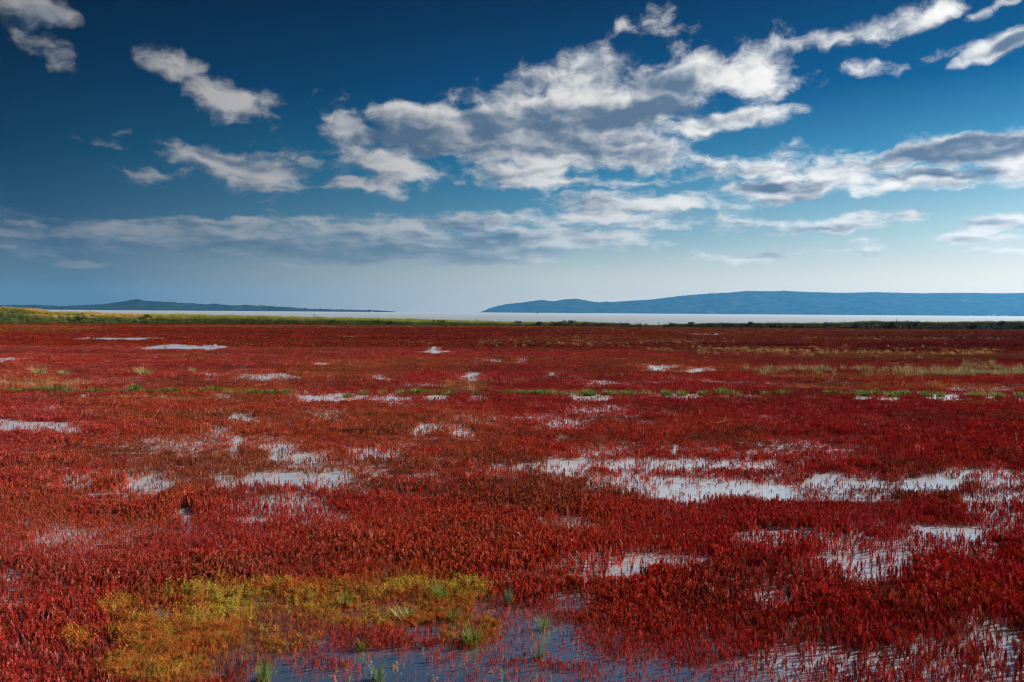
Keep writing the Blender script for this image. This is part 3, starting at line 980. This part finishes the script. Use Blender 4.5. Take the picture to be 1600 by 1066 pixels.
TUSS = [tuft_mesh('grass_tussock', 130, .75, .085, .55, M_TUSS) for _ in range(4)]
ditch = [(12, 612, 20, 8), (38, 613, 22, 8), (62, 612, 16, 9), (86, 613, 22, 13), (108, 614, 16, 9), (150, 613, 18, 8), (172, 613, 16, 8), (188, 613, 14, 7), (212, 612, 20, 13),
         (230, 614, 14, 8), (252, 614, 18, 8), (272, 613, 18, 9), (300, 614, 16, 7), (318, 613, 16, 8), (336, 612, 18, 10), (398, 615, 16, 8), (428, 615, 18, 8), (446, 614, 16, 8), (412, 615, 14, 7),
         (544, 619, 14, 6), (570, 615, 12, 7), (632, 616, 14, 8), (705, 616, 14, 7), (745, 615, 16, 6), (785, 614, 14, 6), (818, 615, 20, 7), (835, 615, 14, 7),
         (880, 617, 12, 7), (956, 615, 18, 7), (982, 616, 18, 7), (1042, 616, 16, 8), (1066, 616, 18, 8), (1100, 616, 16, 8), (1132, 615, 18, 10), (1200, 616, 18, 6), (1228, 616, 20, 8),
         (1300, 615, 18, 7), (1345, 616, 18, 8), (1366, 617, 16, 10), (1394, 618, 20, 8), (1416, 617, 20, 9), (1448, 618, 16, 9), (1470, 618, 14, 7), (1520, 619, 16, 8), (1562, 620, 14, 9), (1594, 619, 14, 8)]
ORD = ['first', 'second', 'third', 'fourth', 'fifth', 'sixth', 'seventh', 'eighth', 'ninth', 'tenth', 'eleventh', 'twelfth', 'thirteenth', 'fourteenth']


def by_place(pxs, anchors):
    """ordinal of every position from its nearest landmark: {px: (ordinal, side, landmark)}"""
    out, seen = {}, {}
    for p in sorted(pxs, key=lambda q: min(abs(q - a) for a, _ in anchors)):
        a, nm = min(anchors, key=lambda t: abs(p - t[0]))
        k = (nm, p > a)
        seen[k] = seen.get(k, 0) + 1
        out[p] = (ORD[seen[k] - 1], 'to the right' if p > a else 'to the left', nm)
    return out


place = by_place([d[0] for d in ditch], [(0, 'the left end of the flooded ditch'), (227, 'the ditch spot below the largest pale bush'), (340, 'the left strip end'),
                                        (655, 'the widest dark tussock of the ditch'), (848, 'the bushy mid ditch tussock'), (921, 'the round dark ditch tussock'),
                                        (1131, 'the ditch spot above the pale twig'), (1340, 'the pale grass band'), (1600, 'the right end of the flooded ditch')])
for i, (px, py, wpx, hpx) in enumerate(ditch):
    gx_, gy_ = pix_ground(px, py + 2)
    o = bpy.data.objects.new('grass_tussock', TUSS[i % 4])
    s = float(gy_) / F
    o.location = (float(gx_), float(gy_), 0)
    o.scale = (wpx * s * .85, wpx * s * .62, hpx * s * 1.45)
    o.rotation_euler = (0, 0, random.random() * 6.28)
    od, sd, nm = place[px]
    link(o, None, label=f'low green tussock, {od} {sd} of {nm}', category='grass tussock', group='green tussocks along the ditch')
# the short grass that joins the tussocks into one line
fx, fy, fs_ = [], [], []
for px in np.arange(0, 1605, 2.2):
    k = 1.0 if px < 350 else .8 if px < 660 else .6
    if fbm(np.array([px / 26.0]), np.array([3.3]), 3, 41)[0] > .66 - .3 * k: continue
    gx_, gy_ = pix_ground(px, 614.5 + 5 * px / 1600 + random.uniform(-1.2, 1.2))
    fx.append(float(gx_)); fy.append(float(gy_)); fs_.append(random.uniform(.17, .28))
nf = len(fx)
scatter('ditch_grass', K_STRAW, np.stack([fx, fy, np.zeros(nf)], 1), fit(np.array(fs_)), np.array([(.15, .20, .035), (.20, .24, .05), (.28, .27, .06)])[rng.integers(0, 3, nf)], .15,
        kind='stuff', label='short green grass joining the tussocks along the ditch')
for px, py, wpx, hpx, lab in [(655, 615, 24, 12, 'widest dark green tussock, beside the longest white stretch of the ditch'),
                              (848, 616, 20, 11, 'bushy dark green tussock near the middle of the ditch row'),
                              (921, 616, 22, 11, 'round dark tussock left of a short white gap in the ditch')]:
    gx_, gy_ = pix_ground(px, py + 2)
    s = float(gy_) / F
    o = bpy.data.objects.new('grass_tussock', tuft_mesh('grass_tussock', 200, .75, .085, .6, M_TUSS))
    o.location = (float(gx_), float(gy_), 0); o.scale = (wpx * s * .62, wpx * s * .62, hpx * s * 1.15)
    link(o, None, label=lab, category='grass tussock', group='green tussocks along the ditch')

for px, py, wpx, hpx, m, lab in [
    (693, 938, 40, 34, M_TUFT, 'spiky green grass tuft with a dry straw leaf, at the edge of the red plants'),
    (708, 972, 26, 30, M_TUFT, 'bright yellow green upright grass tuft standing in the near pool'),
    (738, 1006, 42, 34, M_TUFT, 'green grass tuft with red plants at its foot in the near pool'),
    (634, 968, 40, 24, M_PALE, 'pale spreading grass tuft among orange saltwort'),
    (540, 948, 26, 24, M_TUFT, 'small green grass tuft in the yellow saltwort strip'),
    (850, 984, 26, 28, M_TUFT, 'lone green grass tuft in blue pool water under the red edge'),
    (793, 946, 22, 30, M_TUFTB, 'thin grey green grass tuft at the back of the near pool'),
    (842, 1030, 24, 32, M_TUFTB, 'grey green grass tuft half under water, before the lone green tuft'),
    (591, 1064, 30, 34, M_TUFTB, 'grey green grass tuft in open pool water at the picture foot'),
    (412, 1064, 34, 34, M_TUFT, 'sparse green grass tuft at the near end of the yellow saltwort'),
    (236, 1066, 46, 30, M_TUFT, 'yellow green grass tuft within the dense yellow saltwort corner'),
    (566, 1018, 22, 24, M_TUFT, 'small olive grass tuft between red stems in the pool')]:
    gx_, gy_ = pix_ground(px, py)
    s = float(gy_) / F
    o = bpy.data.objects.new('grass_tuft', tuft_mesh('grass_tuft', random.randint(55, 100), .42, .045, random.uniform(.5, .8), m, random.uniform(.25, .6)))
    o.location = (float(gx_), float(gy_), 0); o.scale = (wpx * s * .8, wpx * s * .8, hpx * s * 1.15)
    link(o, None, label=lab, category='grass tuft', group='grass tufts round the near pool')

for px, py, wpx, hpx, lab in [(226, 587, 32, 18, 'largest pale wispy bush alone on the red marsh'),
                              (62, 586, 28, 16, 'pale wispy bush near the left end of the red marsh'),
                              (101, 587, 20, 12, 'small pale bush between two wider pale bushes'),
                              (300, 583, 12, 12, 'thin pale sprig beside the largest pale bush')]:
    gx_, gy_ = pix_ground(px, py)
    s = float(gy_) / F
    mb = MB()
    for _ in range(110):
        a, r = random.random() * 6.28, random.random() ** .6 * .35
        mb.blade((r * math.cos(a), r * math.sin(a), 0), a + random.gauss(0, .5), random.uniform(.4, 1.05), random.uniform(.15, .7), .045, .2, 2)
    o = bpy.data.objects.new('pale_bush', mb.mesh('pale_bush', M_PALE))
    o.location = (float(gx_), float(gy_), 0); o.scale = (wpx * s * .8, wpx * s * .8, hpx * s * 1.05)
    link(o, None, label=lab, category='bush', group='pale bushes on the far marsh')


def shrub_parts():
    st, cr = MB(), MB()
    for _ in range(9):
        a, L = random.random() * 6.28, random.uniform(.5, .85)
        st.spindle([(0, 0, -.05), (.25 * L * math.cos(a), .25 * L * math.sin(a), L * .5), (.5 * L * math.cos(a), .5 * L * math.sin(a), L)], [.03, .02, 0], 4)
    lumps = [(random.gauss(0, .42), random.gauss(0, .3), random.uniform(.3, .78), random.uniform(.18, .36)) for _ in range(9)]
    for _ in range(520):
        l = random.choice(lumps)
        d = Vector((random.gauss(0, 1), random.gauss(0, 1), random.gauss(0, 1))).normalized() * l[3] * random.uniform(.5, 1.05)
        p = Vector(l[:3]) + d
        if p.z < .04: p.z = random.uniform(.04, .2)
        cr.leaf(p, (random.gauss(0, 1), random.gauss(0, 1), random.gauss(.4, .6)), random.uniform(.07, .15), random.uniform(.05, .09))
    return st.mesh('stems', M_BARK), cr.mesh('crown', M_SHRUB)


SHRUBS = [shrub_parts() for _ in range(4)]
shrub_spots = [(812, 1.0, .8), (842, 1.1, .9), (872, 1.2, .9), (893, 1.3, 1.0), (915, 1.0, .8), (943, .9, .7), (978, 1.1, .75), (998, 1.2, .8), (1052, 1.1, .9), (1078, 1.3, .95), (1108, 1.0, .9),
               (1140, 1.1, .8), (1172, 1.3, .9), (1208, 1.1, .8), (1246, 1.2, .85), (1290, 1.1, .9), (1330, 1.1, .9), (1388, 1.3, 1.1), (1420, 1.2, 1.0), (1465, 1.0, .9), (1512, 1.3, 1.1), (1552, 1.1, 1.0), (1588, 1.4, 1.1),
               (130, 1.2, .9), (232, 1.1, .8), (520, 1.0, .7), (610, 1.0, .6), (690, 1.1, .7)]
special = {998: 'rounded dark shrub beside the gap in the bank', 1388: 'shrub making the highest bump on the dark right bank', 1588: 'dark shrub at the right end of the bank',
           130: 'dark shrub under the straw grass at the left end of the bank', 893: 'dark shrub on the bank right below the distant hills'}
shrub_place = by_place([q[0] for q in shrub_spots if q[0] not in special], [(893, 'the one below the low hills'), (998, 'the rounded one beside the gap'), (1388, 'the one on the highest bump'),
                       (1588, 'the one at the right end'), (130, 'the one under the straw grass'), (1190, 'the mountain crest'), (600, 'the open horizon gap')])
for i, (px, w_, h_) in enumerate(shrub_spots):
    yy = BANK_Y + (1.0 if i % 3 else 2.4)
    d_ = pix_dir(px, 505.0)
    xx = float(d_[0] / d_[1] * yy)
    fy = float(bank_foot(np.array([xx]))[0])
    t_ = 1.0 if i % 3 else 2.6
    zz = float(np.interp(t_, PROF_T, PROF_Z) * max(float(bank_top(np.array([xx]))[0]) - .62, .16))
    e = empty('bank_shrub', (xx, fy + t_, zz), special.get(px) or 'low dark bank shrub, %s one %s of %s' % shrub_place[px], 'shrub', 'dark shrubs along the bank', random.random() * 6.28)
    e.scale = (w_ * 1.25, w_ * 1.25, h_)
    for nm, me in zip(('stems', 'crown'), SHRUBS[i % 4]):
        link(bpy.data.objects.new(nm, me), e)


def weed(px, h_, label, n=5):
    yy = BANK_Y + 6
    d_ = pix_dir(px, 500.0)
    xx = float(d_[0] / d_[1] * yy)
    fy = float(bank_foot(np.array([xx]))[0]) + 5.5
    zz = max(float(bank_top(np.array([xx]))[0]) - .62, .16)
    mb = MB()
    for k in range(n):
        a = random.random() * 6.28; L = h_ * random.uniform(.7, 1.0); o_ = random.uniform(.05, .4)
        tip = (o_ * math.cos(a), o_ * math.sin(a), L)
        mb.spindle([(0, 0, 0), (tip[0] * .4, tip[1] * .4, L * .55), tip], [.016, .012, 0], 4)
        for q in range(9):
            tq = random.uniform(.35, 1)
            b = random.random() * 6.28
            mb.leaf((tip[0] * tq, tip[1] * tq, L * tq), (math.cos(b), math.sin(b), .7), random.uniform(.08, .16), .04)
    o = bpy.data.objects.new('tall_weed', mb.mesh('tall_weed', M_BARK))
    o.location = (xx, fy, zz)
    link(o, None, label=label, category='weed', group='tall weeds on the bank')


weed(492, 1.15, 'tallest branching weed on the bank, rising against the water under the left shore', 7)
weed(497, .8, 'shorter weed beside the tallest branching weed on the bank', 4)
weed(148, 1.5, 'thin dark weed on the straw topped left part of the bank', 4)
weed(1028, 1.0, 'thin weed standing in the gap of the dark bank', 4)
weed(1390, 1.1, 'thin weed on the highest bump of the right bank', 4)
weed(745, 1.0, 'low weed on the bank below the open horizon', 4)

# dry stalk by the right edge, and driftwood twigs
mb = MB()
mb.spindle([(0, 0, -.02), (-.03, 0, .20), (-.05, .01, .40)], [.007, .006, 0], 5)
mb.spindle([(-.02, 0, .12), (.03, 0, .24), (.035, 0, .30)], [.004, .003, 0], 4)
for k in range(26):
    tq = random.uniform(.45, 1)
    b = random.random() * 6.28
    mb.leaf((-.05 * tq, 0, .40 * tq), (math.cos(b), math.sin(b), .9), random.uniform(.02, .05), .012)
o = bpy.data.objects.new('dry_stalk', mb.mesh('dry_stalk', M_DRY))
a_, b_ = pix_ground(1590, 704); o.location = (float(a_), float(b_), 0)
link(o, None, label='single dry pale stalk above the dense red cover by the right edge', category='stalk')
for px, py, L, yaw, lab in [(1131, 668, .5, .5, 'pale twig lying across the red plants between two bands'), (1086, 754, .42, 2.7, 'dark forked twig lying in the bright middle pool')]:
    mb = MB()
    c_, s_ = math.cos(yaw), math.sin(yaw)
    mb.spindle([(-L / 2 * c_, -L / 2 * s_, .04), (0, 0, .07), (L / 2 * c_, L / 2 * s_, .13)], [.012, .010, 0], 5)
    mb.spindle([(0, 0, .07), (.1 * c_ - .06 * s_, .1 * s_ + .06 * c_, .15), (.18 * c_ - .1 * s_, .18 * s_ + .1 * c_, .20)], [.008, .006, 0], 5)
    o = bpy.data.objects.new('twig', mb.mesh('twig', M_DRY if px > 1100 else M_BARK))
    a_, b_ = pix_ground(px, py); o.location = (float(a_), float(b_), .04 if px < 1100 else .1)
    link(o, None, label=lab, category='twig')

# ------------------------------------------------------------------ far shores
def hill_mat(name):
    m, h, out = new_mat(name)
    tc = h.n('ShaderNodeTexCoord')
    f, _ = h.noise(tc.outputs['Object'], 0.004, 6.0, 0.6)
    f2, _ = h.noise(tc.outputs['Object'], 0.012, 6.0, 0.65)
    c = h.mix(h.ramp(f2, .35, .65), rgb(.006, .014, .012), rgb(.040, .050, .040))
    c = h.mix(h.ramp(f, .62, .70), c, rgb(.09, .10, .05))
    d = h.n('ShaderNodeBsdfDiffuse')
    h.put(d.inputs[0], c)
    h.nt.links.new(d.outputs[0], out.inputs[0])
    return m


M_HILL = hill_mat('forest_hills')


def hills(name, crest, y0, y1, y2, label, seed, tree=6.0, lift=0.0, step=4.0):
    xs = np.arange(crest[0][0], crest[-1][0] + .1, step)
    cy = np.interp(xs, [c[0] for c in crest], [c[1] for c in crest])
    _, zc = pix_at(xs, cy, y1)
    zc = np.maximum(zc, .6)
    vs = np.concatenate([np.linspace(0, 1, 20), np.linspace(1.15, 1.7, 4)])
    V = []
    for v in vs:
        yy = y0 + (y1 - y0) * v if v <= 1 else y1 + (y2 - y1) * (v - 1) / .7
        d = pix_dir(xs, np.full_like(xs, 488.0))
        xx = d[:, 0] / d[:, 1] * yy
        if v <= 1:
            p = v ** .75
            n = fbm(xx * .0022, np.full_like(xx, yy * .0014), 5, seed)
            z = zc * (p * (1 - 1.0 * (n - .25) * np.clip(4 * v * (1 - v), 0, 1)))
            z = np.minimum(z, zc * (.25 + .75 * v))
        else:
            z = zc * (1 - (v - 1) / .7) * .96
        z = z + tree * fbm(xx * .05, np.full_like(xx, yy * .05), 2, seed + 7) * min(1, v * 6) * np.clip(zc / 12, .1, 1) - .8
        V += list(zip(xx, np.full_like(xx, yy), z))
    n = len(xs)
    Fc = [(r * n + c, r * n + c + 1, (r + 1) * n + c + 1, (r + 1) * n + c) for r in range(len(vs) - 1) for c in range(n - 1)]
    return mesh_obj(name, V, Fc, M_HILL, None, True, kind='structure', label=label)


hills('hills', [(748, 488.2), (752, 487.5), (757, 485.5), (765, 482), (780, 478), (792, 475.5), (815, 473), (845, 469), (865, 471.2), (882, 468.2), (900, 467), (918, 470.5), (935, 473), (948, 471.3), (953, 472.6),
                (970, 471.2), (1000, 469.5), (1022, 468), (1040, 465.5), (1075, 461.5), (1110, 458.8), (1140, 457.6), (1165, 455), (1200, 455.6), (1223, 455), (1225, 453.6), (1228, 455.2), (1260, 456.4),
                (1310, 457.8), (1370, 457), (1440, 458.6), (1500, 458), (1555, 458.6), (1600, 458), (1700, 456), (1850, 459), (2050, 466), (2250, 478)],
      6500, 7600, 8700, 'long forested range across the lagoon, blue with haze', 301, 5.0)
hills('far_shore', [(-620, 482), (-400, 476), (-200, 475), (-40, 478), (30, 476.8), (62, 477), (100, 478.7), (130, 477.2), (160, 476), (175, 474), (190, 471.8), (205, 469.6), (216, 468.2), (226, 470), (240, 471.6),
                    (270, 472.4), (282, 474), (300, 474.4), (320, 475.8), (332, 475.2), (340, 475.6), (360, 477.8), (385, 477), (400, 478), (415, 478.2), (432, 480), (450, 480), (470, 482.2), (490, 483.4),
                    (520, 484), (560, 484.6), (590, 485.4), (606, 486.3), (620, 487.2)],
      3700, 4200, 4900, 'low wooded shore with one rounded hill across the lagoon', 401, 5.0, 0, 3.0)

M_CROWN = leaf_mat('far_tree_leaves', (.014, .024, .010), .1, .6, .2, .4)
for px, w_, h_, lab in [(421, 11, 12, 'single dark tree low on the left shore below the ridge'), (477, 15, 17, 'largest dark tree clump at the thinning end of the left shore'), (500, 10, 14, 'left one of two dark trees close together on the spit'),
                        (504.5, 8, 11, 'right one of two dark trees close together on the spit'), (516, 13, 12, 'dark tree standing alone on the low spit')]:
    d_ = pix_dir(px, 487.0); yy = 3640.0
    e = empty('far_tree', (float(d_[0] / d_[1] * yy), yy, .2), lab, 'tree', 'trees on the left shore')
    tk, cr = MB(), MB()
    tk.spindle([(0, 0, -1), (0, 0, h_ * .4), (.3, 0, h_ * .8)], [.5, .35, 0], 6)
    for _ in range(260):
        v = Vector((random.gauss(0, .36) * w_ * .55, random.gauss(0, .36) * w_ * .55, h_ * min(1, max(.18, random.gauss(.6, .2)))))
        cr.leaf(v, (random.gauss(0, 1), random.gauss(0, 1), random.gauss(0, .7)), random.uniform(1.2, 2.4), random.uniform(.9, 1.6))
    link(bpy.data.objects.new('trunk', tk.mesh('trunk', M_BARK)), e)
    link(bpy.data.objects.new('crown', cr.mesh('crown', M_CROWN)), e)

# ------------------------------------------------------------------ boats, houses, bird
M_WHITE = plain_mat('white_paint', (.78, .79, .80), (.70, .72, .74), .6, .45)
M_DARKP = plain_mat('dark_paint', (.02, .025, .035), (.035, .04, .05), .6, .5)
M_GLASS = plain_mat('window_glass', (.02, .03, .04), (.03, .04, .05), .6, .1, .6)
M_ROOF = plain_mat('roof_sheet', (.20, .22, .26), (.14, .16, .20), .3, .6)


def box(x0, x1, y0, y1, z0, z1, tx=0.0, ty=0.0):
    v = [(x0, y0, z0), (x1, y0, z0), (x1, y1, z0), (x0, y1, z0), (x0 + tx, y0 + ty, z1), (x1 - tx, y0 + ty, z1), (x1 - tx, y1 - ty, z1), (x0 + tx, y1 - ty, z1)]
    return v, [(3, 2, 1, 0), (4, 5, 6, 7), (0, 1, 5, 4), (1, 2, 6, 5), (2, 3, 7, 6), (3, 0, 4, 7)]


def boat(px, yy, L, rz, label, cabin_mat, cabin_at, cabin_h):
    d_ = pix_dir(px, 487.5)
    e = empty('fishing_boat', (float(d_[0] / d_[1] * yy), yy, -.25), label, 'boat', 'boats on the lagoon', rz)
    st = [(-.5, .75, .16), (-.3, .95, .14), (0, 1.0, .15), (.25, .8, .18), (.42, .4, .23), (.52, .04, .27)]
    v, f = [], []
    for t, w_, hh_ in st:
        x_ = t * L; w_ = w_ * L * .15
        v += [(x_, -w_ * .6, -.3), (x_, -w_, hh_ * L * .75), (x_, w_, hh_ * L * .75), (x_, w_ * .6, -.3)]
    for k in range(len(st) - 1):
        b = 4 * k
        for i in range(4):
            j = (i + 1) % 4
            f.append((b + i, b + j, b + 4 + j, b + 4 + i))
    f += [(0, 1, 2, 3), (23, 22, 21, 20)]
    mesh_obj('hull', v, f, M_WHITE, e)
    if cabin_mat:
        z0 = .115 * L
        cv, cf = box(cabin_at * L - .14 * L, cabin_at * L + .14 * L, -.10 * L, .10 * L, z0, z0 + cabin_h * L, .02 * L, .01 * L)
        c_ = mesh_obj('cabin', cv, cf, cabin_mat, e)
        wv, wf = box(cabin_at * L - .10 * L, cabin_at * L + .10 * L, -.105 * L, .105 * L, z0 + cabin_h * L * .55, z0 + cabin_h * L * .85)
        mesh_obj('window', wv, wf, M_GLASS, c_)
        mv, mf = box(cabin_at * L - .012 * L, cabin_at * L + .012 * L, -.012 * L, .012 * L, z0 + cabin_h * L + .005, z0 + cabin_h * L + .30 * L)
        mesh_obj('mast', mv, mf, M_DARKP, e)
    return e


boat(578, 2300, 13.5, .25, 'white fishing boat with a tall dark cabin off the left spit', M_DARKP, -.06, .50)
boat(570.5, 2300, 8.5, 3.3, 'small white open boat beside the one with a dark cabin', None, 0, 0)
boat(841, 2200, 9.5, 0.1, 'fishing boat alone before the near end of the blue hills', M_DARKP, -.30, .48)

for px, w_, dp, hh_, lab in [(1553.5, 22, 12, 11, 'brightest white building at the foot of the blue hills'), (1546, 26, 10, 5, 'long low pale building left of the brightest white one'),
                             (1568, 18, 10, 5, 'pale house right of the brightest white building'), (1573.5, 12, 9, 7, 'small pale house farthest right on the hill shore'),
                             (1516, 14, 9, 5, 'small pale house by the water well left of the white building')]:
    d_ = pix_dir(px, 490.0); yy = 6440.0
    e = empty('shore_house', (float(d_[0] / d_[1] * yy), yy, -.3), lab, 'house', 'pale houses under the hills')
    zz = 2.0 + (4 if px == 1553.5 else 1)
    bv_, bf_ = box(-w_ / 2, w_ / 2, -dp / 2, dp / 2, -1, hh_ + zz - 2)
    wl = mesh_obj('wall', bv_, bf_, M_WHITE, e)
    r0 = hh_ + zz - 2 + .02
    rv = [(-w_ * .53, -dp * .55, r0), (w_ * .53, -dp * .55, r0), (w_ * .53, dp * .55, r0), (-w_ * .53, dp * .55, r0), (-w_ * .53, 0, r0 + 3), (w_ * .53, 0, r0 + 3)]
    mesh_obj('roof', rv, [(0, 1, 5, 4), (3, 4, 5, 2), (0, 4, 3), (1, 2, 5), (0, 3, 2, 1)], M_ROOF, e)

xx, zz = pix_at(477, 447, 320.0)
e = empty('flying_bird', (float(xx), 320.0, float(zz)), 'tiny dark bird flying low over the left shore', 'bird')
bv_, bf_ = [], []
for k, (t, r) in enumerate([(-.22, .012), (-.1, .05), (.05, .06), (.15, .035), (.2, .04), (.27, .008)]):
    for i in range(6):
        a = i * math.pi / 3
        bv_.append((t, r * math.cos(a), r * math.sin(a)))
for k in range(5):
    for i in range(6):
        j = (i + 1) % 6
        bf_.append((k * 6 + i, k * 6 + j, k * 6 + 6 + j, k * 6 + 6 + i))
mesh_obj('body', bv_, bf_, M_DARKP, e)
for s in (1, -1):
    mesh_obj('wing', [(.08, .03 * s, .02), (-.08, .03 * s, .02), (.06, .25 * s, .12), (-.06, .25 * s, .12), (-.06, .5 * s, .06), (-.1, .5 * s, .06), (0, .1 * s, .04), (0, .25 * s, .14)],
             [(0, 1, 3, 2), (2, 3, 5, 4), (0, 2, 7, 6)], M_DARKP, e)

# ------------------------------------------------------------------ the air: thin haze that turns the far shores blue
HAZE = 5.2e-5
m, h, out = new_mat('air')
pv = h.n('ShaderNodeVolumePrincipled')
pv.inputs['Color'].default_value = rgb(.11, .47, .95)
pv.inputs['Density'].default_value = HAZE
pv.inputs['Density Attribute'].default_value = ''
pv.inputs['Anisotropy'].default_value = 0.3
h.nt.links.new(pv.outputs[0], out.inputs['Volume'])
hv, hf = box(-9600, 9600, -90, 9900, -2.5, 262)
mesh_obj('haze', hv, hf, m, None, False, kind='stuff', label='thin blue haze over the lagoon')
